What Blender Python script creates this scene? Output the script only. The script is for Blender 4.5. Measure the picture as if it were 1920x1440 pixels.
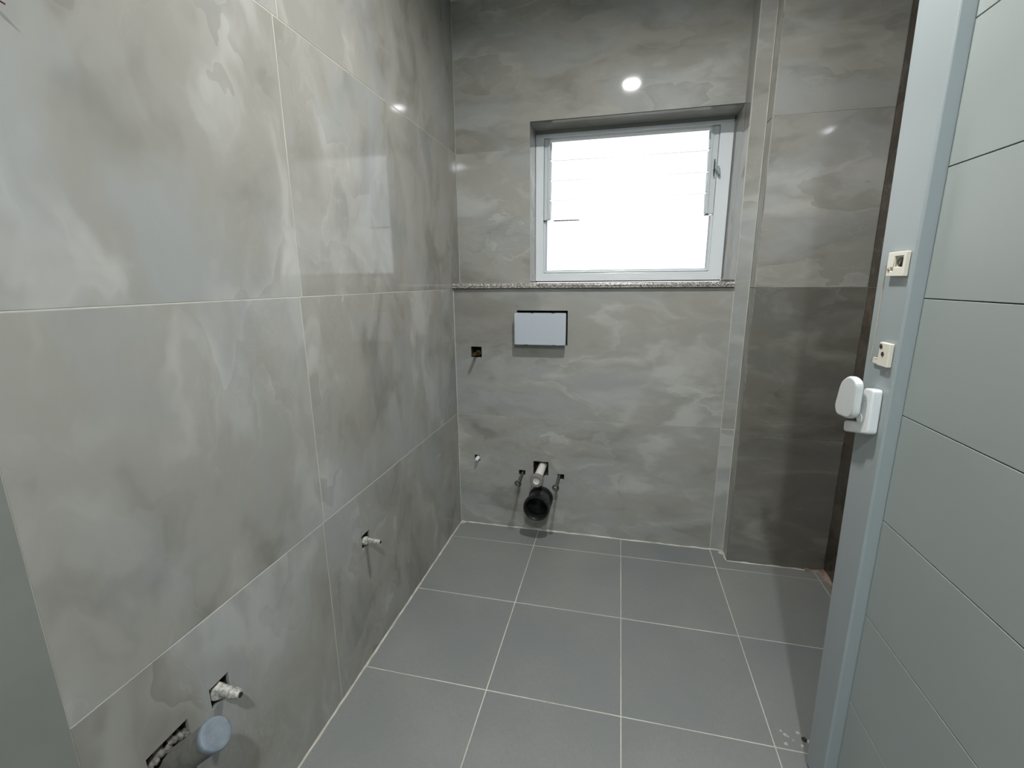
import bpy, bmesh, math, random
from mathutils import Vector, Matrix

for o in list(bpy.data.objects):
    bpy.data.objects.remove(o, do_unlink=True)
S = bpy.context.scene
COL = S.collection
rnd = random.Random(7)

# ------------------------------------------------------------------ camera
cam_d = bpy.data.cameras.new('camera')
cam_d.sensor_fit = 'HORIZONTAL'; cam_d.sensor_width = 36.0
cam_d.lens = 856.4156 / 1920 * 36.0
cam_d.clip_start = 0.02; cam_d.clip_end = 200
cam = bpy.data.objects.new('camera', cam_d); COL.objects.link(cam)
M = Matrix(((0.974087, -0.040878, 0.222449), (0.225997, 0.2148, -0.950151), (-0.008942, 0.975802, 0.218472)))
cam.matrix_world = Matrix.Translation((0.7563958, -2.0473532, 1.2144906)) @ M.to_4x4()
S.camera = cam

# ------------------------------------------------------------------ exposure, world, lamp strengths
S.view_settings.view_transform = 'Standard'
S.view_settings.look = 'None'
S.view_settings.exposure = 0.12
S.view_settings.gamma = 1.0
S.view_settings.use_curve_mapping = False
W = bpy.data.worlds.new('overcast_sky'); S.world = W; W.use_nodes = True
_bg = W.node_tree.nodes['Background']
_bg.inputs['Color'].default_value = (0.95, 0.98, 1.0, 1); _bg.inputs['Strength'].default_value = 1.62
LAMP_ROOM = 600.0         # glow of the lens of the ceiling lamp in the room
BEAM_ROOM = 10.0          # watts of its downward beam
LAMP_HALL = 1150.0         # glow of the lens of the lamp behind the camera
BEAM_HALL = 13.0
_pd = bpy.data.lights.new('window_portal', 'AREA'); _pd.shape = 'RECTANGLE'; _pd.size = .86; _pd.size_y = .68
_pd.cycles.is_portal = True
_po = bpy.data.objects.new('window_portal', _pd); COL.objects.link(_po)
_po.location = (.775, .36, 1.55); _po.rotation_euler = (-math.pi / 2, 0, 0)   # faces into the room

# ------------------------------------------------------------------ materials
def srgb(r, g, b):
    f = lambda c: (c / 255 / 12.92) if c / 255 <= .04045 else ((c / 255 + .055) / 1.055) ** 2.4
    return (f(r), f(g), f(b), 1)

def mat(name, col, rough=.5, metal=0, **kw):
    m = bpy.data.materials.new(name); m.use_nodes = True
    b = m.node_tree.nodes['Principled BSDF']
    b.inputs['Base Color'].default_value = col
    b.inputs['Roughness'].default_value = rough
    b.inputs['Metallic'].default_value = metal
    for k, v in kw.items(): b.inputs[k].default_value = v
    return m

class N:
    """tiny helper for node graphs"""
    def __init__(s, m): s.t = m.node_tree; s.n = s.t.nodes; s.l = s.t.links; s.b = s.n['Principled BSDF']
    def new(s, typ, ins=None, **props):
        n = s.n.new(typ)
        for k, v in props.items(): setattr(n, k, v)
        for k, v in (ins or {}).items():
            if isinstance(v, bpy.types.NodeSocket): s.l.new(v, n.inputs[k])
            else: n.inputs[k].default_value = v
        return n
    def math(s, op, a, b=0.0, c=0.0, clamp=False):
        return s.new('ShaderNodeMath', {0: a, 1: b, 2: c}, operation=op, use_clamp=clamp).outputs[0]
    def vmath(s, op, a, b):
        return s.new('ShaderNodeVectorMath', {0: a, 1: b}, operation=op).outputs[0]
    def noise(s, vec, scale, detail=3, rough=.5, dist=0):
        return s.new('ShaderNodeTexNoise', {'Vector': vec, 'Scale': scale, 'Detail': detail, 'Roughness': rough, 'Distortion': dist})
    def ramp(s, fac, stops, interp='LINEAR'):
        n = s.new('ShaderNodeValToRGB', {'Fac': fac}); cr = n.color_ramp; cr.interpolation = interp
        while len(cr.elements) < len(stops): cr.elements.new(.5)
        for e, (p, c) in zip(cr.elements, stops): e.position = p; e.color = c
        return n.outputs['Color']

def cloud_tile(name, stretch, rot=(0, 0, 0), blue=srgb(160, 165, 168), dark=srgb(131, 129, 122), mid=srgb(154, 152, 145), light=srgb(179, 178, 172), rough=.055):
    """polished porcelain with soft cloudy onyx drift: scalloped one-sided edges, per tile offset"""
    m = mat(name, mid, rough); g = N(m)
    tc = g.new('ShaderNodeTexCoord'); oi = g.new('ShaderNodeObjectInfo')
    off = g.new('ShaderNodeCombineXYZ', {'X': g.math('MULTIPLY', oi.outputs['Random'], 37.0), 'Y': g.math('MULTIPLY', oi.outputs['Random'], 91.0), 'Z': g.math('MULTIPLY', oi.outputs['Random'], 53.0)}).outputs[0]
    mp = g.new('ShaderNodeMapping', {'Vector': tc.outputs['Object'], 'Rotation': rot, 'Scale': stretch}).outputs[0]
    v = g.vmath('ADD', mp, off)
    warp = g.noise(v, 2.6, 4, .55).outputs['Color']
    v2 = g.vmath('ADD', v, g.new('ShaderNodeVectorMath', {0: warp, 'Scale': .45}, operation='SCALE').outputs[0])
    big = g.noise(v2, 1.7, 3, .55).outputs[0]
    med = g.noise(v2, 5.0, 3, .5, .5).outputs[0]
    saw = g.math('FRACT', g.math('MULTIPLY', g.noise(v2, 1.7, 4, .45, .3).outputs[0], 7.0))
    saw = g.math('POWER', saw, 1.6)
    mask = g.new('ShaderNodeMapRange', {'Value': g.noise(v, 1.4, 2).outputs[0], 'From Min': .42, 'From Max': .62}).outputs[0]
    saw = g.math('MULTIPLY', saw, mask)
    f = g.math('ADD', g.math('MULTIPLY', big, 1.05), g.math('MULTIPLY', med, .80))
    f = g.math('ADD', f, g.math('MULTIPLY', saw, .16))
    f = g.math('SUBTRACT', f, .455)
    col = g.ramp(f, [(.22, dark), (.5, mid), (.80, light)], 'EASE')
    vein = g.noise(v2, 3.0, 8, .62, .8).outputs[0]
    vm = g.new('ShaderNodeMapRange', {'Value': g.math('ABSOLUTE', g.math('SUBTRACT', vein, .5)), 'From Min': 0.0, 'From Max': .012, 'To Min': .16, 'To Max': 0.0}).outputs[0]
    vm = g.math('MULTIPLY', vm, mask)
    mx = g.new('ShaderNodeMix', {'Factor': vm, 'A': col, 'B': srgb(196, 195, 188)}, data_type='RGBA')
    g.l.new(mx.outputs['Result'], g.b.inputs['Base Color'])
    tint = g.new('ShaderNodeMapRange', {'Value': g.noise(v2, 3.1, 3).outputs[0], 'From Min': .48, 'From Max': .66, 'To Max': .42}).outputs[0]
    hs = g.new('ShaderNodeMix', {'Factor': tint, 'A': mx.outputs['Result'], 'B': blue}, data_type='RGBA')
    g.l.new(hs.outputs['Result'], g.b.inputs['Base Color'])
    g.b.inputs['IOR'].default_value = 1.42
    return m

M_TILE_L = cloud_tile('onyx_look_tile_upright', (1, 1.25, .8), (0.35, 0, 0))
M_TILE_B = cloud_tile('onyx_look_tile_level', (.75, 1, 1.7))
M_TILE_D = cloud_tile('onyx_look_tile_darker', (.75, 1, 1.7), blue=srgb(112, 113, 110), dark=srgb(92, 89, 81), mid=srgb(114, 111, 103), light=srgb(142, 139, 131))  # level tile pattern in darker colours, for the lower right section
M_TILE_R = cloud_tile('onyx_look_tile_brown', (1, 1, 1.2), blue=srgb(80, 76, 70), dark=srgb(62, 56, 48), mid=srgb(84, 77, 68), light=srgb(112, 104, 94))  # same cloud pattern, coloured darker and browner than the other walls

def floor_mat():
    m = mat('textile_look_floor_tile', srgb(120, 121, 120), .42); g = N(m)
    tc = g.new('ShaderNodeTexCoord'); oi = g.new('ShaderNodeObjectInfo')
    wx = g.new('ShaderNodeMapping', {'Vector': tc.outputs['Object'], 'Scale': (40, 900, 1)}).outputs[0]
    wy = g.new('ShaderNodeMapping', {'Vector': tc.outputs['Object'], 'Scale': (900, 40, 1)}).outputs[0]
    th = g.math('ADD', g.noise(wx, 1, 2).outputs[0], g.noise(wy, 1, 2).outputs[0])
    blot = g.noise(tc.outputs['Object'], 2.3, 3).outputs[0]
    f = g.math('ADD', g.math('MULTIPLY', th, .35), g.math('MULTIPLY', blot, .55))
    f = g.math('ADD', f, g.math('MULTIPLY', oi.outputs['Random'], .10))
    col = g.ramp(f, [(.42, srgb(112, 117, 122)), (.68, srgb(126, 127, 125)), (.92, srgb(140, 140, 135))])
    g.l.new(col, g.b.inputs['Base Color'])
    g.l.new(g.new('ShaderNodeBump', {'Height': th, 'Strength': .06, 'Distance': .001}).outputs[0], g.b.inputs['Normal'])
    return m
M_FLOOR = floor_mat()

def grout_mat(name, a, b, scale=3.0, lo=.4, hi=.6):
    m = mat(name, a, .9); g = N(m)
    tc = g.new('ShaderNodeTexCoord')
    n1 = g.noise(tc.outputs['Object'], scale, 3).outputs[0]
    n2 = g.noise(tc.outputs['Object'], 60, 3).outputs[0]
    f = g.math('ADD', n1, g.math('MULTIPLY', g.math('SUBTRACT', n2, .5), .25))
    g.l.new(g.ramp(f, [(lo, a), (hi, b)]), g.b.inputs['Base Color'])
    return m
M_GROUT_F = grout_mat('floor_grout', srgb(205, 202, 190), srgb(176, 172, 160), 2.0)
M_GROUT_L = grout_mat('pale_wall_grout', srgb(205, 204, 192), srgb(188, 186, 176), 4.0)
M_GROUT_B = grout_mat('grey_wall_grout', srgb(176, 173, 164), srgb(118, 115, 108), 2.6, .42, .56)
M_BEAD = grout_mat('cement_bead', srgb(208, 205, 194), srgb(182, 176, 164), 9)
M_MORTAR = grout_mat('pinkish_mortar', srgb(160, 138, 124), srgb(120, 104, 92), 20)

def cement():
    m = mat('dark_cement', srgb(52, 47, 42), .95); g = N(m)
    tc = g.new('ShaderNodeTexCoord'); n = g.noise(tc.outputs['Object'], 45, 5, .65).outputs[0]
    g.l.new(g.ramp(n, [(.3, srgb(26, 24, 22)), (.7, srgb(74, 68, 60))]), g.b.inputs['Base Color'])
    g.l.new(g.new('ShaderNodeBump', {'Height': n, 'Strength': .6, 'Distance': .004}).outputs[0], g.b.inputs['Normal'])
    return m
M_CEMENT = cement()

def plaster(name, c1, c2, bump=.25, scale=30, rough=.85):
    m = mat(name, c1, rough); g = N(m)
    tc = g.new('ShaderNodeTexCoord'); n = g.noise(tc.outputs['Object'], scale, 5, .6).outputs[0]
    g.l.new(g.ramp(n, [(.35, c1), (.65, c2)]), g.b.inputs['Base Color'])
    g.l.new(g.new('ShaderNodeBump', {'Height': n, 'Strength': bump, 'Distance': .002}).outputs[0], g.b.inputs['Normal'])
    return m
M_CEIL = plaster('white_ceiling_paint', srgb(215, 214, 208), srgb(224, 223, 218), .1)
M_PIER = plaster('grey_green_paint', srgb(122, 126, 119), srgb(128, 131, 124), .08, 6, .5)
M_HALL = plaster('hall_paint', srgb(165, 170, 170), srgb(172, 176, 174), .08, 8)
M_CRUST = plaster('crusty_plaster', srgb(196, 194, 186), srgb(120, 117, 108), .9, 110)
M_SMEAR = plaster('plaster_smear', srgb(150, 150, 140), srgb(190, 188, 178), .9, 60)

def granite():
    m = mat('speckled_granite', srgb(150, 140, 135), .35); g = N(m)
    tc = g.new('ShaderNodeTexCoord')
    vo = g.new('ShaderNodeTexVoronoi', {'Vector': tc.outputs['Object'], 'Scale': 260.0})
    n = g.noise(tc.outputs['Object'], 150, 4, .7).outputs[0]
    sep = g.new('ShaderNodeSeparateColor', {0: vo.outputs['Color']})
    f = g.math('ADD', g.math('MULTIPLY', sep.outputs[0], .6), g.math('MULTIPLY', n, .4))
    g.l.new(g.ramp(f, [(.22, srgb(70, 66, 62)), (.38, srgb(122, 116, 110)), (.58, srgb(160, 154, 148)), (.8, srgb(205, 202, 196))]), g.b.inputs['Base Color'])
    return m
M_GRANITE = granite()
M_UPVC = mat('white_upvc', srgb(226, 231, 234), .22)
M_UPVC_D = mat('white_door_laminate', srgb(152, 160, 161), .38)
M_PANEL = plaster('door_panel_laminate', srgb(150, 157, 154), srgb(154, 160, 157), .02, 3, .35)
M_GAP = mat('dark_groove', srgb(60, 66, 68), .8)
M_CREAM = mat('cream_plastic', srgb(226, 220, 204), .3)
M_WHITE = mat('white_plastic', srgb(232, 234, 234), .25)
M_COVER = mat('satin_white_cover', srgb(180, 187, 195), .4)
M_BLACK = mat('black_pipe_plastic', (.012, .012, .013, 1), .32)
M_DUSTY = plaster('dusty_black_plastic', (.012, .012, .013, 1), (.06, .06, .062, 1), .05, 18, .4)
M_RUBBER = mat('grey_rubber_seal', srgb(128, 122, 116), .6)
M_PVC = mat('white_pipe_plastic', srgb(225, 224, 216), .3)
M_STEEL = mat('zinc_steel', srgb(150, 148, 142), .35, 1)
M_BRASS = mat('aged_brass', srgb(120, 98, 62), .4, 1)
M_CAP = plaster('blue_grey_taped_cap', srgb(98, 108, 118), srgb(120, 128, 136), .5, 40, .6)
M_WIRE = mat('dark_red_wire', srgb(66, 16, 14), .5)
M_COPPER = mat('copper', srgb(96, 50, 36), .35, 1)
M_SCREW = mat('dark_screw', srgb(92, 88, 82), .35, 1)
M_ALU = mat('grey_aluminium_channel', srgb(205, 211, 212), .4)

def glass(name, tint, rough):
    m = bpy.data.materials.new(name); m.use_nodes = True
    t = m.node_tree; t.nodes.clear()
    out = t.nodes.new('ShaderNodeOutputMaterial'); mix = t.nodes.new('ShaderNodeMixShader')
    tr = t.nodes.new('ShaderNodeBsdfTransparent'); tr.inputs[0].default_value = tint
    gl = t.nodes.new('ShaderNodeBsdfGlossy'); gl.inputs['Roughness'].default_value = rough
    fr = t.nodes.new('ShaderNodeFresnel'); fr.inputs[0].default_value = 1.45
    t.links.new(fr.outputs[0], mix.inputs[0]); t.links.new(tr.outputs[0], mix.inputs[1]); t.links.new(gl.outputs[0], mix.inputs[2])
    t.links.new(mix.outputs[0], out.inputs[0])
    return m
M_GLASS = glass('clear_window_glass', (.975, .985, .985, 1), .02)
M_BLADE = glass('obscured_louver_glass', (.90, .91, .915, 1), .25)

def emit(name, col, s):
    m = bpy.data.materials.new(name); m.use_nodes = True
    b = m.node_tree.nodes['Principled BSDF']
    b.inputs['Base Color'].default_value = (1, 1, 1, 1)
    b.inputs['Emission Color'].default_value = col; b.inputs['Emission Strength'].default_value = s
    return m

# ------------------------------------------------------------------ helpers
def link_mesh(name, bm, material, parent=None, smooth=False, angle=None, bevel=0):
    """one mesh object; bm in world coordinates, moved into the parent's frame"""
    if parent is not None:
        w = Matrix.Identity(4); p = parent
        while p is not None: w = Matrix.Translation(p.location) @ w; p = p.parent
        bm.transform(w.inverted())
    bmesh.ops.recalc_face_normals(bm, faces=bm.faces[:])
    me = bpy.data.meshes.new(name); bm.to_mesh(me); bm.free()
    me.materials.append(material)
    if smooth:
        for p in me.polygons: p.use_smooth = True
    o = bpy.data.objects.new(name, me); COL.objects.link(o)
    if parent is not None: o.parent = parent
    if smooth and angle:
        es = o.modifiers.new('split', 'EDGE_SPLIT'); es.split_angle = math.radians(angle)
    if bevel:
        b = o.modifiers.new('bevel', 'BEVEL'); b.width = bevel; b.segments = 2 if bevel > .0012 else 1; b.limit_method = 'ANGLE'; b.angle_limit = math.radians(40)
    return o

def thing(name, loc, label, cat, group=None):
    o = bpy.data.objects.new(name, None); COL.objects.link(o); o.location = loc
    o.empty_display_size = .05
    o['label'] = label; o['category'] = cat
    if group: o['group'] = group
    return o
def struct(o, label, cat):
    o['kind'] = 'structure'; o['label'] = label; o['category'] = cat; return o

def box(bm, x0, x1, y0, y1, z0, z1):
    v = [bm.verts.new(p) for p in ((x0, y0, z0), (x1, y0, z0), (x1, y1, z0), (x0, y1, z0), (x0, y0, z1), (x1, y0, z1), (x1, y1, z1), (x0, y1, z1))]
    for f in ((0, 3, 2, 1), (4, 5, 6, 7), (0, 1, 5, 4), (1, 2, 6, 5), (2, 3, 7, 6), (3, 0, 4, 7)): bm.faces.new([v[i] for i in f])
    return bm
def B(*a):
    return box(bmesh.new(), *a)

class Fr:
    """plane frame: origin, u axis, v axis, outward normal"""
    def __init__(s, o, u, v, n): s.o, s.u, s.v, s.n = map(Vector, (o, u, v, n))
    def p(s, u, v, d=0): return s.o + s.u * u + s.v * v - s.n * d

def hf(bm, fr, us, vs, depth, back):
    """block with per-cell front depth; depth(cu, cv) -> distance below the plane, or None for a through hole"""
    us = sorted(set(us)); vs = sorted(set(vs))
    nu, nv = len(us) - 1, len(vs) - 1
    D = [[depth((us[i] + us[i + 1]) / 2, (vs[j] + vs[j + 1]) / 2) for j in range(nv)] for i in range(nu)]
    cache = {}
    def V(u, v, d):
        k = (round(u, 6), round(v, 6), round(d, 6))
        if k not in cache: cache[k] = bm.verts.new(fr.p(u, v, d))
        return cache[k]
    def face(vl):
        try: bm.faces.new(vl)
        except ValueError: pass
    for i in range(nu):
        for j in range(nv):
            d = D[i][j]
            if d is None: continue
            q = ((us[i], vs[j]), (us[i + 1], vs[j]), (us[i + 1], vs[j + 1]), (us[i], vs[j + 1]))
            face([V(a, b, d) for a, b in q]); face([V(a, b, back) for a, b in reversed(q)])
    def wall(a, b, d1, d2):
        d1 = back if d1 is None else d1; d2 = back if d2 is None else d2
        if abs(d1 - d2) < 1e-7: return
        face([V(*a, d1), V(*b, d1), V(*b, d2), V(*a, d2)])
    for i in range(nu + 1):
        for j in range(nv):
            wall((us[i], vs[j]), (us[i], vs[j + 1]), D[i - 1][j] if i > 0 else None, D[i][j] if i < nu else None)
    for j in range(nv + 1):
        for i in range(nu):
            wall((us[i], vs[j]), (us[i + 1], vs[j]), D[i][j - 1] if j > 0 else None, D[i][j] if j < nv else None)
    return bm

def inside(h, u, v): return h[0] < u < h[1] and h[2] < v < h[3]

GAP = .0015
def tiles(parent, fr, cells, holes, material, grout_material, th=.008, gap=GAP, sink=.0012, bev=.0007):
    """cells: list of (u0,u1,v0,v1). Each becomes one tile part; the joints between them are one grout part."""
    for (u0, u1, v0, v1) in cells:
        a, b, c, d = u0 + gap / 2, u1 - gap / 2, v0 + gap / 2, v1 - gap / 2
        hs = [h for h in holes if h[0] < b and h[1] > a and h[2] < d and h[3] > c]
        us = [a, b]; vs = [c, d]
        for h in hs:
            us += [min(max(h[0], a), b), min(max(h[1], a), b)]; vs += [min(max(h[2], c), d), min(max(h[3], c), d)]
        proud = rnd.uniform(-.0003, .0003)
        bm = hf(bmesh.new(), fr, us, vs, lambda u, v: None if any(inside(h, u, v) for h in hs) else proud, th)
        link_mesh('tile', bm, material, parent, bevel=bev)
    # grout: thin bars just below the tile faces, one per tile edge
    bm = bmesh.new(); e = gap * .5
    allh = holes
    done = set()
    def bar(u0, u1, v0, v1):
        k = (round(u0, 4), round(u1, 4), round(v0, 4), round(v1, 4))
        if k in done: return
        done.add(k)
        cu, cv = (u0 + u1) / 2, (v0 + v1) / 2
        if any(inside(h, cu, cv) for h in allh): return
        hf(bm, fr, [u0, u1], [v0, v1], (lambda q: lambda u, v: q)(sink + rnd.uniform(0, .00015)), th - .0004 - rnd.uniform(0, .0004))
    for (u0, u1, v0, v1) in cells:
        cuts = sorted(set([v0 + e, v1 - e] + [min(max(x, v0 + e), v1 - e) for h in allh for x in h[2:4]]))
        for k in range(len(cuts) - 1):
            bar(u0 - e, u0 + e, cuts[k], cuts[k + 1]); bar(u1 - e, u1 + e, cuts[k], cuts[k + 1])
        cuts = sorted(set([u0 - e, u1 + e] + [min(max(x, u0 - e), u1 + e) for h in allh for x in h[0:2]]))
        for k in range(len(cuts) - 1):
            bar(cuts[k], cuts[k + 1], v0 - e, v0 + e); bar(cuts[k], cuts[k + 1], v1 - e, v1 + e)
    link_mesh('grout', bm, grout_material, parent)

def frame_of(d):
    d = Vector(d).normalized()
    a = Vector((0, 0, 1)) if abs(d.z) < .9 else Vector((1, 0, 0))
    u = d.cross(a).normalized(); return u, d.cross(u).normalized(), d

def lathe(bm, base, axis, prof, n=28, wob=0, seed=0):
    """prof: list of (t along axis, radius); closed at both ends when the radius is 0"""
    u, v, d = frame_of(axis); base = Vector(base); r_ = random.Random(seed)
    rings = []
    for t, r in prof:
        if r <= 1e-6: rings.append([bm.verts.new(base + d * t)])
        else:
            rings.append([bm.verts.new(base + d * t + (u * math.cos(2 * math.pi * k / n) + v * math.sin(2 * math.pi * k / n)) * r * (1 + r_.uniform(-wob, wob))) for k in range(n)])
    for a, b in zip(rings, rings[1:]):
        for k in range(n):
            k2 = (k + 1) % n
            if len(a) == 1 and len(b) == 1: continue
            if len(a) == 1: bm.faces.new((a[0], b[k], b[k2]))
            elif len(b) == 1: bm.faces.new((a[k], a[k2], b[0]))
            else: bm.faces.new((a[k], a[k2], b[k2], b[k]))
    return bm

def strip(bm, pts, w, h, up=(0, 0, 1), side=None, seed=0, jit=.35):
    """little irregular cement bead along a polyline; w across, h high"""
    r_ = random.Random(seed); pts = [Vector(p) for p in pts]
    P = []
    for a, b in zip(pts, pts[1:]):
        n = max(2, int((b - a).length / .025))
        for k in range(n): P.append(a.lerp(b, k / n))
    P.append(pts[-1]); up = Vector(up); rings = []
    for i, p in enumerate(P):
        t = (P[min(i + 1, len(P) - 1)] - P[max(i - 1, 0)]).normalized()
        s = Vector(side) if side else t.cross(up).normalized()
        ww = w * (1 + r_.uniform(-jit, jit)); hh = h * (1 + r_.uniform(-jit, jit))
        rings.append([bm.verts.new(p + up * .0), bm.verts.new(p + up * hh), bm.verts.new(p + s * ww * .6 + up * hh * .55), bm.verts.new(p + s * ww + up * .0002)])
    for a, b in zip(rings, rings[1:]):
        for k in range(4):
            bm.faces.new((a[k], a[(k + 1) % 4], b[(k + 1) % 4], b[k]))
    bm.faces.new(rings[0]); bm.faces.new(rings[-1][::-1])
    return bm

def prism(bm, poly, axis_pt, ext):
    """extrude a polygon (list of 3-D points) by the vector ext"""
    a = [bm.verts.new(Vector(p)) for p in poly]; b = [bm.verts.new(Vector(p) + Vector(ext)) for p in poly]
    bm.faces.new(a); bm.faces.new(b[::-1])
    for k in range(len(a)): bm.faces.new((a[k], a[(k + 1) % len(a)], b[(k + 1) % len(a)], b[k]))
    return bm

# ------------------------------------------------------------------ dimensions (metres)
XR = 1.643; CEIL = 2.385; DU = .097; DS = .0787; XS = 1.264; XJ = 1.207
YB = -2.95                      # the hall wall behind the camera
Z1, Z2, Z3 = .583, 1.183, 1.783
TH = .008
WX0, WX1, WZ0, WZ1 = .345, XJ - .003, 1.2075, 1.891     # window opening
YW = .237                                              # window frame face

# ------------------------------------------------------------------ floor
floor = struct(link_mesh('floor', B(-.12, 1.80, YB - .1, .30, -.12, -TH), M_CEMENT), 'grey square tiled bathroom floor with pale joints', 'floor')
ff = Fr((0, 0, 0), (1, 0, 0), (0, 1, 0), (0, 0, 1))
xs = [0.0, .408, .808, 1.208, 1.608, XR]
ys = [0.0]
y = -.1413
while y > YB: ys.append(y); y -= .4
ys.append(YB)
cells = []
for i in range(len(xs) - 1):
    for j in range(len(ys) - 1):
        top = ys[j]
        if j == 0 and i >= 3: top = -DS if i >= 3 and xs[i] > XS else 0
        cells.append((xs[i], xs[i + 1], ys[j + 1], top))
hol = [(XS, XR + .01, -DS, .01)]
tiles(floor, ff, cells, hol, M_FLOOR, M_GROUT_F, gap=.0032, sink=.0006)

# ------------------------------------------------------------------ ground outside the window
struct(link_mesh('ground', B(-30, 30, .31, 60, -.5, -.4), plaster('pale_concrete', srgb(150, 148, 142), srgb(164, 161, 154), .1, 2)), 'pale paved ground outside the window', 'ground')

# ------------------------------------------------------------------ ceiling
struct(link_mesh('ceiling', B(-.12, 1.80, YB - .1, .30, CEIL, CEIL + .1), M_CEIL), 'flat white ceiling above the tiled walls', 'ceiling')

# ------------------------------------------------------------------ left wall
PY = -1.668
LH = [(-.900, -.852, .393, .440),        # square cut-out of the far stub
      (-1.457, -1.412, .388, .434),      # square cut-out of the near stub
      (-1.585, -1.507, .300, .422)]      # long cut-out of the waste pipe
fl = Fr((0, 0, 0), (0, 1, 0), (0, 0, 1), (1, 0, 0))
us = [YB - .1, .30] + [x for h in LH for x in h[:2]]; vs = [0, CEIL] + [x for h in LH for x in h[2:]]
wl = struct(link_mesh('wall_left', hf(bmesh.new(), fl, us, vs, lambda u, v: (.075 if any(inside(h, u, v) for h in LH) else TH), .13), M_CEMENT), 'left wall of large polished cloudy grey tiles', 'wall')
cells = []
for (z0, z1, yj, yend) in ((0, Z1, -1.070, 0), (Z1, Z2, -1.065, 0), (Z2, Z3, -1.056, DU), (Z3, CEIL, -1.038, DU)):
    cells += [(yj, yend, z0, z1), (PY, yj, z0, z1)]
tiles(wl, fl, cells, LH, M_TILE_L, M_GROUT_L, gap=.0019, sink=.0006)
struct(link_mesh('trim_1', B(-TH, .0012, YB, PY - .001, 0, CEIL), M_PIER), 'plain grey-green painted wall end left of the tiles', 'trim')

# ------------------------------------------------------------------ lower boxed-in wall under the ledge
BH = [(.303, .534, .932, 1.087),     # cistern opening
      (.079, .131, .866, .917),      # valve
      (.082, .111, .344, .374),      # small plug
      (.308, .340, .288, .313),      # left bolt
      (.498, .530, .281, .308),      # right bolt
      (.380, .453, .294, .365)]      # flush pipe
fb = Fr((0, 0, 0), (1, 0, 0), (0, 0, 1), (0, -1, 0))
LEDGE = 1.186
us = [-.0, XJ] + [x for h in BH for x in h[:2]]; vs = [0, LEDGE] + [x for h in BH for x in h[2:]]
wlow = struct(link_mesh('wall_back_low', hf(bmesh.new(), fb, us, vs, lambda u, v: (.07 if any(inside(h, u, v) for h in BH) else TH), DU - .001), M_CEMENT), 'low boxed-in tiled wall under the granite ledge', 'wall')
tiles(wlow, fb, [(0, XJ, 0, Z1), (0, XJ, Z1, LEDGE)], BH, M_TILE_B, M_GROUT_B)

# ------------------------------------------------------------------ back wall with the window opening
fu = Fr((0, DU, 0), (1, 0, 0), (0, 0, 1), (0, -1, 0))
WH = [(WX0, WX1, WZ0 - .02, WZ1)]
def bd(u, v): return None if (WX0 - TH < u < WX1 + .0001 and WZ0 - .022 < v < WZ1 + TH) else TH
wb = struct(link_mesh('wall_back', hf(bmesh.new(), fu, [-.12, XJ, WX0 - TH, WX1], [0, CEIL, WZ0 - .022, WZ1 + TH], bd, .20), M_CEMENT), 'back wall of polished cloudy grey tiles around the window', 'wall')
tiles(wb, fu, [(0, WX0, LEDGE, Z3), (0, XJ, Z3, CEIL), (WX0, WX0 + .001, LEDGE, LEDGE + .001)][:2], WH, M_TILE_B, M_TILE_B, gap=.0006, sink=.0002, bev=.0002)
# reveal tiles: left cheek, soffit
link_mesh('tile', B(WX0 - TH, WX0, DU + .001, YW + .05, LEDGE + .004, WZ1), M_TILE_B, wb, bevel=.0007)
link_mesh('tile', B(WX0 - TH, WX1, DU + .001, YW + .05, WZ1, WZ1 + TH), M_TILE_B, wb, bevel=.0007)

# ------------------------------------------------------------------ narrow pier right of the window, its left side lines the window reveal
bm = B(XJ, XS + .02, TH, .30, 0, CEIL)
wp = struct(link_mesh('wall_pier', bm, M_CEMENT), 'narrow tiled pier between the window and the right wall section', 'wall')
tiles(wp, fb, [(XJ, XS, 0, Z1), (XJ, XS, Z1, CEIL)], [], M_TILE_B, M_GROUT_L, gap=.0022, sink=.0006)
for z0, z1 in ((LEDGE + .024, Z3 - .0008), (Z3 + .0008, CEIL)):
    yb = YW + .05 if z1 < Z3 + .1 else DU - .001
    link_mesh('tile', B(XJ - .0035, XJ, .0005, DU - .001, z0, z1), M_TILE_L, wp, bevel=.0005)
link_mesh('tile', B(XJ - .0035, XJ, DU + .001, YW + .05, LEDGE + .024, WZ1), M_TILE_L, wp, bevel=.0005)

# ------------------------------------------------------------------ right, slightly proud section of the back wall
bm = B(XS + TH, 1.80, -DS + TH, .30, 0, CEIL)
ws = struct(link_mesh('wall_back_right', bm, M_CEMENT), 'projecting right section of the back wall in cloudy tiles, darker in the lower half', 'wall')
fs = Fr((0, -DS, 0), (1, 0, 0), (0, 0, 1), (0, -1, 0))
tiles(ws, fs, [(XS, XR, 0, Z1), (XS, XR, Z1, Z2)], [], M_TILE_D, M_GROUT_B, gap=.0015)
tiles(ws, fs, [(XS, XR, Z2, Z3), (XS, XR, Z3, CEIL)], [], M_TILE_B, M_GROUT_B, gap=.0015)
for z0, z1 in ((0, Z1), (Z1, Z2), (Z2, Z3), (Z3, CEIL)):
    link_mesh('tile', B(XS, XS + TH - .001, -DS + TH + .0005, -.001, z0 + .001, z1 - .001), M_TILE_L, ws, bevel=.0005)

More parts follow.
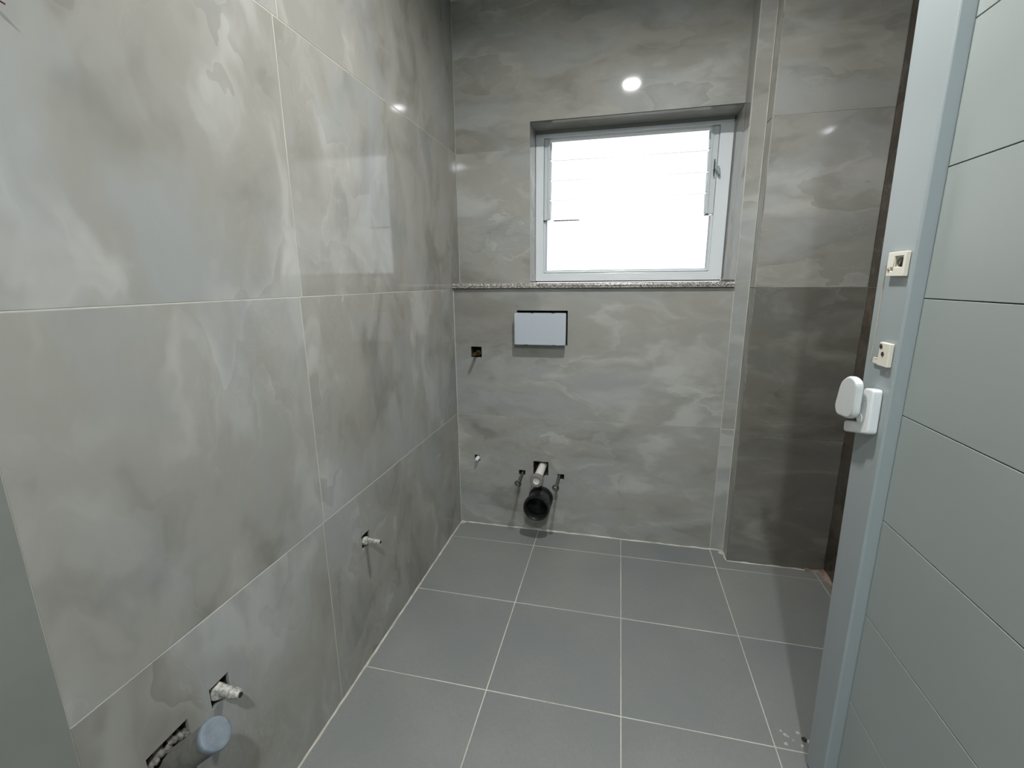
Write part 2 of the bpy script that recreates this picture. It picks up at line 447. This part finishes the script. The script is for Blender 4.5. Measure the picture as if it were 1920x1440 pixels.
# ------------------------------------------------------------------ right wall in darker, browner tile colours, seen edge-on past the door
wr = struct(link_mesh('wall_right', B(XR + TH, XR + .15, YB - .1, .1, 0, CEIL), M_CEMENT), 'tiled right wall coloured darker and browner, seen edge-on behind the door', 'wall')
fr_ = Fr((XR, 0, 0), (0, 1, 0), (0, 0, 1), (-1, 0, 0))
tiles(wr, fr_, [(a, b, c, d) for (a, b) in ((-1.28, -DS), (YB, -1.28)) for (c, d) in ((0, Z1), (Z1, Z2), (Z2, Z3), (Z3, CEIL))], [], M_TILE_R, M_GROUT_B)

# ------------------------------------------------------------------ hall wall behind the camera
struct(link_mesh('wall_front', B(-.008, XR + .02, YB - .1, YB, 0, CEIL), M_HALL), 'plain pale wall behind the viewer', 'wall')

# ------------------------------------------------------------------ cement beads along the inner corners
t1 = bmesh.new()
strip(t1, [(0.0005, -2.9, .0003), (.0005, -.002, .0003)], .0045, .005, side=(1, 0, 0), seed=1)
struct(link_mesh('trim_2', t1, M_BEAD), 'pale cement bead along the foot of the left wall', 'trim')
t2 = bmesh.new()
strip(t2, [(.004, -.0005, .0003), (XS - .002, -.0005, .0003)], .0035, .0045, side=(0, -1, 0), seed=2, jit=.6)
strip(t2, [(XS - .0005, .0, .0003), (XS - .0005, -DS, .0003)], .006, .004, side=(-1, 0, 0), seed=3, jit=.6)
strip(t2, [(XS, -DS - .0005, .0003), (XR - .004, -DS - .0005, .0003)], .003, .004, side=(0, -1, 0), seed=4, jit=.5)
struct(link_mesh('trim_3', t2, M_BEAD), 'pale cement bead along the foot of the back wall', 'trim')
t3 = bmesh.new()
strip(t3, [(XR - .001, -DS - .001, .0003), (XR - .001, -DS - .17, .0003)], .012, .012, side=(-1, 0, 0), seed=5, jit=.6)
strip(t3, [(XR - .07, -DS - .001, .0003), (XR - .012, -DS - .001, .0003)], .010, .008, side=(0, -1, 0), seed=6, jit=.7)
struct(link_mesh('trim_4', t3, M_MORTAR), 'pinkish smear of mortar in the far right floor corner', 'trim')
t4 = bmesh.new()
strip(t4, [(.0005, -.0008, .012), (.0005, -.0008, LEDGE - .002)], .0022, .0022, up=(1, 0, 0), side=(0, -1, 0), seed=7)
strip(t4, [(XS - .001, -.0008, .012), (XS - .001, -.0008, CEIL - .002)], .0022, .0022, up=(-1, 0, 0), side=(0, -1, 0), seed=8)
strip(t4, [(.0005, DU - .0008, WZ0 + .002), (.0005, DU - .0008, CEIL - .002)], .0014, .0014, up=(1, 0, 0), side=(0, -1, 0), seed=9)
struct(link_mesh('trim_5', t4, M_GROUT_L), 'thin pale upright joints in the wall corners', 'trim')
t5 = bmesh.new()
lathe(t5, (.012, -.012, 0), (0, 0, 1), [(0, .014), (.006, .010), (.011, 0)], 9, .35, 3)
lathe(t5, (XS - .012, -.02, 0), (0, 0, 1), [(0, .015), (.006, .010), (.010, 0)], 9, .35, 4)
struct(link_mesh('trim_6', t5, M_BEAD), 'small lumps of pale cement in the floor corners', 'trim')

# ------------------------------------------------------------------ granite ledge
bm = bmesh.new()
pr = [(-.014, .0045), (-.0155, .009), (-.0155, .0135), (-.013, .0185), (-.009, .0215), (YW + .06, .0215), (YW + .06, 0), (-.012, 0), (-.0148, .002)]
prism(bm, [(.0015, y_, LEDGE + z_) for y_, z_ in pr], None, (XJ - .0055, 0, 0))
struct(link_mesh('trim_7', bm, M_GRANITE), 'speckled granite ledge under the window across the back wall', 'window ledge')

# ------------------------------------------------------------------ window
win = link_mesh('window_1', B(WX0 + .0008, WX1 - .0045, YW + .03, YW + .045, WZ0 + .0022, WZ0 + .010), M_UPVC)
struct(win, 'white framed window with glass louvers above a fixed pane', 'window')
fw = Fr((0, YW, 0), (1, 0, 0), (0, 0, 1), (0, -1, 0))
X0, X1, ZA, ZB = WX0 + .0008, WX1 - .0045, WZ0 + .0022, 1.8775
IX0, IX1, IZ0, IZ1 = .384, 1.145, 1.252, 1.860
def ring(o, i, d, b):
    return hf(bmesh.new(), fw, [o[0], i[0], i[1], o[1]], [o[2], i[2], i[3], o[3]], lambda u, v: None if inside(i, u, v) else d, b)
link_mesh('head_filler', B(X0, X1, YW - .004, YW + .045, 1.8778, WZ1 - .0004), M_PIER, win)
link_mesh('window_frame', ring((X0, X1, ZA + .009, ZB), (IX0, IX1, IZ0, IZ1), 0, .055), M_UPVC, win, bevel=.002)
link_mesh('frame_rebate', ring((IX0 - .001, IX1 + .001, IZ0 - .001, IZ1 + .001), (IX0 + .004, IX1 - .004, IZ0 + .004, IZ1 - .006), .016, .052), M_UPVC, win, bevel=.001)
ZM = 1.497
bm = bmesh.new()   # sloped glazing bead round the lower pane
for (a, b) in (((IX0 + .004, IZ0 + .004), (IX0 + .004, ZM)), ((IX1 - .004, ZM), (IX1 - .004, IZ0 + .004)), ((IX1 - .004, IZ0 + .004), (IX0 + .004, IZ0 + .004))):
    u = Vector((a[0], 0, a[1])); w = Vector((b[0], 0, b[1])); cx = Vector(((IX0 + IX1) / 2, 0, (IZ0 + ZM) / 2))
    t = (w - u).normalized(); n = Vector((-t.z, 0, t.x))
    if (cx - u).dot(n) < 0: n = -n
    q = [u + Vector((0, YW + .010, 0)), u + n * .0035 + Vector((0, YW + .010, 0)), u + n * .0085 + Vector((0, YW + .024, 0)), u + n * .0085 + Vector((0, YW + .034, 0)), u + Vector((0, YW + .034, 0))]
    prism(bm, q, None, w - u)
link_mesh('glazing_bead', bm, M_UPVC, win)
pane = link_mesh('window_pane', B(IX0 + .006, IX1 - .006, YW + .0262, YW + .0312, IZ0 + .006, ZM - .001), M_GLASS, win)
bm = bmesh.new()
for (a, b, c, d) in ((IX0 + .0125, IX0 + .0142, IZ0 + .0125, ZM), (IX1 - .0142, IX1 - .0125, IZ0 + .0125, ZM), (IX0 + .0125, IX1 - .0125, IZ0 + .0125, IZ0 + .0142)):
    box(bm, a, b, YW + .0247, YW + .0257, c, d)
link_mesh('gasket', bm, mat('black_gasket', srgb(50, 50, 58), .6), win)
# louver channels with their blade holders, blades
BZ = [1.503, 1.592, 1.680, 1.768, 1.852]
for s, (cx0, cx1) in enumerate(((IX0 + .002, .412), (1.111, IX1 - .002))):
    bm = bmesh.new(); box(bm, cx0, cx1, YW + .006, YW + .020, BZ[0] - .002, BZ[4] + .004)
    e0, e1 = (cx1 - .008, cx1) if s == 0 else (cx0, cx0 + .008)
    box(bm, e0, e1, YW - .001, YW + .0055, BZ[0], BZ[4])
    ch = link_mesh('louver_channel', bm, M_ALU, win, bevel=.001)
    for k in range(4):
        bm = bmesh.new(); z = (BZ[k] + BZ[k + 1]) / 2
        q = [(YW + .021, BZ[k] + .006), (YW + .027, BZ[k] + .003), (YW + .044, BZ[k + 1] - .006), (YW + .038, BZ[k + 1] - .002)]
        prism(bm, [(e0 if s == 0 else e1 - .012, a, b) for a, b in q], None, (.012 if s == 0 else .012, 0, 0))
        prism(bm, [(e0 - .002, YW + .002, BZ[k + 1] - .010), (e0 - .002, YW + .012, BZ[k + 1] - .010), (e0 - .002, YW + .012, BZ[k + 1] - .002), (e0 - .002, YW + .002, BZ[k + 1] - .002)], None, (.0125, 0, 0))
        link_mesh('blade_clip', bm, M_ALU, ch)
    bm = bmesh.new(); box(bm, cx0 - .004, cx0 + .016, YW - .0005, YW + .018, ZM - .0008, ZM + .0015)
    link_mesh('end_stop', bm, M_GAP, ch)
for k in range(4):
    bm = bmesh.new(); q = [(YW + .026, BZ[k] - .002), (YW + .031, BZ[k] - .002), (YW + .049, BZ[k + 1] + .004), (YW + .044, BZ[k + 1] + .004)]
    prism(bm, [(.409, a, b) for a, b in q], None, (.705, 0, 0))
    link_mesh('louver_blade', bm, M_BLADE, win)
# operating lever of the louvers and a strip of torn sealant on the pane's top edge
bm = bmesh.new(); box(bm, 1.1285, 1.1325, YW - .014, YW - .006, 1.655, 1.722); box(bm, 1.129, 1.137, YW - .010, YW + .007, 1.676, 1.684)
lv = link_mesh('louver_lever', bm, mat('dark_lever', srgb(70, 78, 80), .4, .5), win, bevel=.001)
bm = bmesh.new(); lathe(bm, (1.143, YW - .010, 1.696), (.22, -.25, -1), [(0, 0), (.004, .0055), (.018, .0075), (.038, .006), (.046, 0)], 12)
link_mesh('lever_paddle', bm, mat('grey_paddle', srgb(150, 158, 162), .35), lv, smooth=True)
bm = bmesh.new(); r5 = random.Random(5)
x = .43
while x < .545:
    w = r5.uniform(.008, .022)
    if not (.447 < x < .462): box(bm, x, x + w * .94, YW + .0255, YW + .032, ZM + .0003, ZM + .0052 - (x - .43) * .012)
    x += w
link_mesh('sealant_strip', bm, mat('grey_sealant', srgb(96, 98, 92), .8), win)

# ------------------------------------------------------------------ cistern cover plate
pl = thing('cistern_cover', (.415, 0, .935), 'white rectangular cover standing proud over the cistern opening below the ledge', 'cover plate')
def rrect(x0, x1, z0, z1, r, y, n=4):
    P = []
    for cx, cz, a0 in ((x1 - r, z1 - r, 0), (x0 + r, z1 - r, 90), (x0 + r, z0 + r, 180), (x1 - r, z0 + r, 270)):
        for k in range(n + 1):
            a = math.radians(a0 + 90 * k / n); P.append((cx + r * math.cos(a), y, cz + r * math.sin(a)))
    return P
bm = prism(bmesh.new(), rrect(.2995, .5305, .9365, 1.0785, .006, -.040), None, (0, .013, 0))
link_mesh('plate', bm, M_COVER, pl, bevel=.0015)
bm = prism(bmesh.new(), rrect(.308, .523, .943, 1.072, .004, -.0265), None, (0, .070, 0))
link_mesh('housing', bm, mat('white_foam_block', srgb(205, 206, 204), .8), pl)
bm = bmesh.new()
for x_, z_, w_ in ((.345, .9366, .018), (.470, .9366, .018), (.375, 1.0778, .012), (.468, 1.0778, .012)): link_mesh('snap_notch', B(x_, x_ + w_, -.0405, -.036, z_ - .0006, z_ + .0014), M_GAP, pl)



# ------------------------------------------------------------------ brass valve stub, small plug
v = thing('valve_stub', (.110, 0, .888), 'dark brass water outlet in a square cut-out left of the cover plate', 'pipe stub')
link_mesh('pipe', lathe(bmesh.new(), (.110, .055, .884), (0, -1, .035), [(0, 0), (0, .011), (.030, .011), (.031, .0075), (.112, .0065), (.114, .005), (.1145, 0)], 16), M_BRASS, v, smooth=True, angle=35)
link_mesh('hex_nut', lathe(bmesh.new(), (.110, .030, .885), (0, -1, .035), [(0, 0), (0, .014), (.014, .014), (.014, 0)], 6), M_BRASS, v)
bm = lathe(bmesh.new(), (.092, .022, .880), (0, -1, 0), [(0, 0), (0, .006), (.012, .004), (.014, 0)], 7, .3, 2)
link_mesh('plaster_dab', bm, M_CRUST, v)
p = thing('pipe_plug', (.099, 0, .358), 'small white plug in a square cut-out near the left corner above the floor', 'pipe plug')
link_mesh('plug_body', lathe(bmesh.new(), (.099, .045, .358), (0, -1, 0), [(0, 0), (0, .0105), (.050, .0105), (.058, .0095), (.066, .0085), (.0705, .006), (.0715, 0)], 16), M_WHITE, p, smooth=True, angle=40)

# ------------------------------------------------------------------ toilet outlets and bolts
f = thing('flush_pipe', (.422, 0, .334), 'white flush pipe with a grey rubber end seal above the black drain', 'pipe')
link_mesh('pipe', lathe(bmesh.new(), (.422, .060, .334), (0, -1, 0), [(0, 0), (0, .0195), (.205, .0195), (.205, 0)], 28), M_PVC, f, smooth=True, angle=40)
link_mesh('rubber_seal', lathe(bmesh.new(), (.422, -.128, .334), (0, -1, 0), [(0, .0198), (0, .025), (.004, .0285), (.010, .0295), (.016, .0285), (.022, .0305), (.029, .0295), (.032, .027), (.032, .0172), (.0185, .0172), (.0175, .0198), (0, .0198)], 32), M_RUBBER, f, smooth=True, angle=50)
link_mesh('end_cap', lathe(bmesh.new(), (.422, -.146, .334), (0, -1, 0), [(0, .0168), (.009, .0168), (.010, .0150), (.006, .0140), (.0055, 0)], 28), M_PVC, f, smooth=True, angle=40)
d = thing('toilet_drain', (.415, 0, .177), 'wide black drain pipe low on the wall under the white flush pipe', 'pipe')
link_mesh('pipe', lathe(bmesh.new(), (.415, -.0008, .177), (0, -1, 0), [(0, .046), (0, .052), (.096, .052), (.096, .046), (0, .046)], 40), M_DUSTY, d, smooth=True, angle=40)
link_mesh('wall_collar', lathe(bmesh.new(), (.418, -.0006, .178), (0, -1, 0), [(0, .0525), (0, .060), (.012, .060), (.016, .057), (.016, .0525), (0, .0525)], 40), M_BLACK, d, smooth=True, angle=40)
link_mesh('socket', lathe(bmesh.new(), (.415, -.068, .177), (0, -1, 0), [(0, .0525), (.003, .0575), (.010, .0595), (.018, .0615), (.030, .0630), (.044, .0630), (.050, .0610), (.051, .055), (.044, .050), (.034, .046), (.000, .0455), (.000, .0525)], 48), M_BLACK, d, smooth=True, angle=45)
link_mesh('inner_stop', lathe(bmesh.new(), (.415, -.012, .177), (0, -1, 0), [(0, 0), (0, .0455), (.003, .0455), (.003, 0)], 32), M_BLACK, d)
for (x_, z_, L, zz, lab) in ((.327, .300, .122, .2925, 'steel mounting bolt left of the flush pipe'), (.507, .300, .142, .2985, 'steel mounting bolt right of the flush pipe')):
    b = thing('mounting_bolt', (x_, 0, z_), lab, 'bolt', 'toilet mounting bolts')
    ax = Vector((0, -1, (zz - z_) / L)).normalized()
    base = Vector((x_, .05, z_ - ax.z / ax.y * .05 * -1))
    base = Vector((x_, 0, z_)) - ax * .05
    prof = [(0, 0), (0, .0062)]
    t = 0
    while t < L + .046:
        prof += [(t + .001, .0068), (t + .002, .0060)]; t += .004
    prof += [(L + .05, .0060), (L + .05, 0)]
    link_mesh('rod', lathe(bmesh.new(), base, ax, prof, 12), M_STEEL, b, smooth=True)
    e = Vector((x_, 0, z_)) + ax * (L - .012)
    link_mesh('washer', lathe(bmesh.new(), e, ax, [(0, .0062), (0, .0150), (.003, .0160), (.005, .0145), (.005, .0062)], 24), mat('dark_zinc_washer', srgb(88, 84, 78), .45, .7), b, smooth=True, angle=40)
    link_mesh('nut', lathe(bmesh.new(), e + ax * .005, ax, [(0, .0052), (0, .0112), (.006, .0112), (.0075, .0092), (.0075, .0050), (0, .0052)], 6), M_STEEL, b)

# ------------------------------------------------------------------ capped stubs on the left wall
def stub(y_, z_, r, L, label, seed):
    s = thing('water_stub', (0, y_, z_), label, 'pipe stub', 'capped water stubs on the left wall')
    link_mesh('plaster_crust', lathe(bmesh.new(), (-.045, y_, z_ - .002), (1, 0, 0), [(0, 0), (0, r * 1.55), (.030, r * 1.65), (.046, r * 1.5), (.052, r * 1.1), (.053, 0)], 14, .14, seed), M_CRUST, s, smooth=True, angle=30)
    link_mesh('plug', lathe(bmesh.new(), (.004, y_, z_ + .001), (1, 0, .0), [(0, 0), (0, r), (L * .45, r * .98), (L * .5, r * .78), (L * .58, r * .8), (L * .62, r * .98), (L * .9, r * .85), (L * .97, r * .6), (L * .98, 0)], 14, .10, seed + 1), M_CRUST, s, smooth=True, angle=30)
    link_mesh('plug_tip', lathe(bmesh.new(), (L * .98, y_ + .001, z_), (1, 0, 0), [(0, 0), (0, r * .55), (.006, r * .5), (.008, 0)], 8, .2, seed + 2), M_SCREW, s)
stub(-.876, .414, .0085, .046, 'plaster-crusted stub nearest the back wall on the left wall', 11)
stub(-1.436, .413, .0110, .046, 'plaster-crusted stub above the thick waste pipe on the left wall', 21)

# ------------------------------------------------------------------ waste pipe
wp_ = thing('waste_pipe', (0, -1.545, .36), 'thick waste pipe with a blue-grey cap in the left wall cut-out', 'pipe')
st, en = Vector((-.050, -1.5475, .318)), Vector((.098, -1.535, .446))
ax = (en - st).normalized(); L = (en - st).length
link_mesh('pipe', lathe(bmesh.new(), st, ax, [(0, 0), (0, .0262), (L - .012, .0262), (L - .012, 0)], 32), plaster('grey_dusty_pipe', srgb(112, 110, 104), srgb(92, 90, 84), .4, 40), wp_, smooth=True, angle=40)
link_mesh('end_cap', lathe(bmesh.new(), st + ax * (L - .014), ax, [(0, .0264), (.002, .0276), (.010, .0282), (.014, .0272), (.0155, .0250), (.0145, .018), (.0150, .006), (.0150, 0)], 36, .012, 4), M_CAP, wp_, smooth=True, angle=50)
bm = bmesh.new(); r9 = random.Random(9)
for k in range(7):
    lathe(bm, (-.012, -1.582 + k * .012, .405 - .010 * abs(k - 3) * .2 - r9.uniform(0, .012)), (1, .1, .1), [(0, 0), (0, .010), (.006, .008), (.012, .004), (.013, 0)], 7, .35, k)
link_mesh('mortar_fill', bm, plaster('grey_mortar', srgb(128, 124, 115), srgb(84, 80, 74), .9, 90), wp_)

# ------------------------------------------------------------------ stub of dark red wire high on the left wall
w_ = thing('wire_stub', (0, -1.573, 1.556), 'short dark red wire end poking from the left wall at the top', 'wire')
link_mesh('sleeve', lathe(bmesh.new(), (-.006, -1.588, 1.566), (.55, .55, -.42), [(0, 0), (0, .0022), (.034, .0022), (.034, 0)], 10), M_WIRE, w_, smooth=True, angle=40)
link_mesh('bare_end', lathe(bmesh.new(), Vector((-.006, -1.588, 1.566)) + Vector((.55, .55, -.42)).normalized() * .034, (.5, .6, -.42), [(0, 0), (0, .0009), (.006, .0009), (.006, 0)], 8), M_COPPER, w_)

# ------------------------------------------------------------------ door leaf, open at a right angle
PX = 1.294
door = link_mesh('door_1', B(PX + .005, PX + .036, -1.70, -.985, .012, 2.085), M_GAP)
struct(door, 'white door leaf standing open, of wide level panels', 'door')
g0, gs = .957, .2211
zc = [.012] + [g0 + k * gs for k in range(-4, 6)] + [2.085]
for a, b in zip(zc, zc[1:]):
    link_mesh('panel', B(PX, PX + .005, -1.70, -1.0562, a + .0009, b - .0009), M_PANEL, door, bevel=.0006)
def quad_strip(bm, prof_fn, z0, z1):
    """prof_fn(z) -> list of (x, y) closed profile; lofted between z0 and z1"""
    a = [bm.verts.new((x_, y_, z0)) for x_, y_ in prof_fn(z0)]; b = [bm.verts.new((x_, y_, z1)) for x_, y_ in prof_fn(z1)]
    bm.faces.new(a[::-1]); bm.faces.new(b)
    for k in range(len(a)): bm.faces.new((a[k], a[(k + 1) % len(a)], b[(k + 1) % len(a)], b[k]))
    return bm
ye = lambda z: -.973 + .026 * z
link_mesh('stile', quad_strip(bmesh.new(), lambda z: [(1.270, ye(z)), (1.270, -1.0505), (1.2725, -1.0545), (PX - .0004, -1.0560), (PX + .004, -1.056), (PX + .004, -1.0), (1.338, -1.0), (1.338, ye(z))], .008, 2.09), M_UPVC_D, door, bevel=.0012)
link_mesh('edge_gasket', quad_strip(bmesh.new(), lambda z: [(1.2697, -.968 + .002 * z), (1.2685, -.9675 + .002 * z), (1.2685, -.9695 + .002 * z), (1.2697, -.970 + .002 * z)], 1.048, 1.240), mat('beige_strip', srgb(176, 166, 152), .5), door)
# upper keeper
k1 = link_mesh('lock_keeper', hf(bmesh.new(), Fr((1.2615, 0, 0), (0, 1, 0), (0, 0, 1), (-1, 0, 0)), [-1.043, -1.036, -1.008, -.997, -.985], [1.218, 1.228, 1.235, 1.255, 1.263], lambda u, v: .0055 if (-1.036 < u < -1.008 and 1.235 < v < 1.255) or (-1.008 < u < -.997 and 1.228 < v < 1.235) else 0, .0082), M_CREAM, door, bevel=.001)
bm = lathe(bmesh.new(), (1.2672, -1.022, 1.244), (-1, 0, 0), [(0, 0), (0, .0085), (.003, .0085), (.005, .006), (.0045, .002), (.0045, 0)], 18)
link_mesh('screw', bm, M_SCREW, k1, smooth=True, angle=30)
bm = lathe(bmesh.new(), (1.2618, -.994, 1.231), (-1, 0, 0), [(0, 0), (0, .0035), (.002, .003), (.002, 0)], 12)
link_mesh('screw', bm, M_STEEL, k1, smooth=True, angle=30)
# lower keeper
k2 = link_mesh('lock_keeper', hf(bmesh.new(), Fr((1.2615, 0, 0), (0, 1, 0), (0, 0, 1), (-1, 0, 0)), [-1.042, -1.006, -.981], [1.046, 1.058, 1.092], lambda u, v: None if (u > -1.006 and v > 1.058) else (.004 if u > -1.006 else 0), .0082), M_CREAM, door, bevel=.0012)
for (sy, sz) in ((-1.013, 1.084), (-1.022, 1.070)):
    link_mesh('screw', lathe(bmesh.new(), (1.2617, sy, sz), (-1, 0, 0), [(0, 0), (0, .0050), (.0012, .0045), (.0008, .0015), (.0008, 0)], 16), M_SCREW, k2, smooth=True, angle=30)
# cam handle: base plate with a foot, and the turned lever
def rpoly(P, r, n=4):
    """round the corners of a 2-D polygon"""
    out = []; m = len(P)
    for i in range(m):
        a, b, c = Vector(P[i - 1]), Vector(P[i]), Vector(P[(i + 1) % m])
        u = (a - b).normalized(); v_ = (c - b).normalized(); rr = min(r, (a - b).length * .45, (c - b).length * .45)
        s, e = b + u * rr, b + v_ * rr
        for k in range(n + 1):
            t = k / n; out.append(tuple(s * (1 - t) ** 2 + b * 2 * t * (1 - t) + e * t ** 2))
    return out
hd = link_mesh('handle', prism(bmesh.new(), [(1.2695, y_, z_) for y_, z_ in rpoly([(-.995, .996), (-1.031, 1.000), (-1.034, .908), (-.938, .884), (-.934, .908), (-.988, .920)], .009)], None, (-.018, 0, 0)), M_WHITE, door, bevel=.003)
link_mesh('lever', prism(bmesh.new(), [(1.250 - (z_ - .93) * .10, y_, z_) for y_, z_ in rpoly([(-.985, 1.020), (-1.018, 1.012), (-1.004, .940), (-.985, .925), (-.930, .920), (-.920, .938), (-.947, .998)], .016, 5)], None, (-.015, 0, 0)), M_WHITE, hd, bevel=.004)
link_mesh('pivot', lathe(bmesh.new(), (1.262, -.998, .932), (-1, 0, 0), [(0, 0), (0, .010), (.012, .010), (.012, 0)], 18), M_WHITE, hd, smooth=True, angle=40)
# hinge post and the short wall that carries it
struct(link_mesh('trim_8', B(PX - .03, PX + .05, -1.765, -1.706, 0, 2.12), M_UPVC), 'white door post at the hinge side of the open leaf', 'door post')

# ------------------------------------------------------------------ bits of plaster on the floor by the door
cr = thing('plaster_crumb', (1.272, -.905, 0), 'whitish crumbs of plaster on the floor beside the door edge', 'debris')
bm = bmesh.new(); r3 = random.Random(3)
for k in range(11):
    x_ = 1.235 + r3.uniform(0, .065); y_ = -.905 + r3.uniform(-.022, .022); s_ = r3.uniform(.002, .006)
    lathe(bm, (x_, y_, 0.0001), (r3.uniform(-.2, .2), r3.uniform(-.2, .2), 1), [(0, 0), (0, s_), (s_ * .5, s_ * .6), (s_ * .7, 0)], 6, .35, k)
link_mesh('chip', bm, M_SMEAR, cr)
bm = lathe(bmesh.new(), (1.291, -.903, 0), (0, 0, 1), [(0, 0), (0, .007), (.004, .005), (.006, 0)], 7, .3, 5)
link_mesh('dark_chip', bm, M_CEMENT, cr)

# ------------------------------------------------------------------ ceiling lamps
def ceiling_lamp(x_, y_, strength, beam, col, label, r=.040):
    t = thing('ceiling_lamp', (x_, y_, CEIL), label, 'lamp', 'round ceiling lamps')
    link_mesh('ring', lathe(bmesh.new(), (x_, y_, CEIL - .0002), (0, 0, -1), [(0, r + .002), (0, r + .018), (.004, r + .017), (.007, r + .006), (.006, r + .002), (0, r + .002)], 36), M_WHITE, t, smooth=True, angle=40)
    link_mesh('diffuser', lathe(bmesh.new(), (x_, y_, CEIL - .0008), (0, 0, -1), [(0, 0), (0, r), (.0035, r), (.0045, r * .96), (.0050, 0)], 36), emit('lamp_glow', col, strength), t, smooth=False)
    ld = bpy.data.lights.new('lamp_beam', 'AREA'); ld.shape = 'DISK'; ld.size = r * 2; ld.energy = beam; ld.color = col[:3]; ld.spread = math.radians(168)
    lo = bpy.data.objects.new('lamp_beam', ld); COL.objects.link(lo); lo.parent = t; lo.location = (0, 0, -.0062)
ceiling_lamp(.772, -.950, LAMP_ROOM, BEAM_ROOM, (1.0, 1.0, .98, 1), 'round ceiling lamp in the middle of the bathroom')
ceiling_lamp(.930, -2.62, LAMP_HALL, BEAM_HALL, (.90, .97, 1.0, 1), 'round ceiling lamp near the wall behind the viewer')
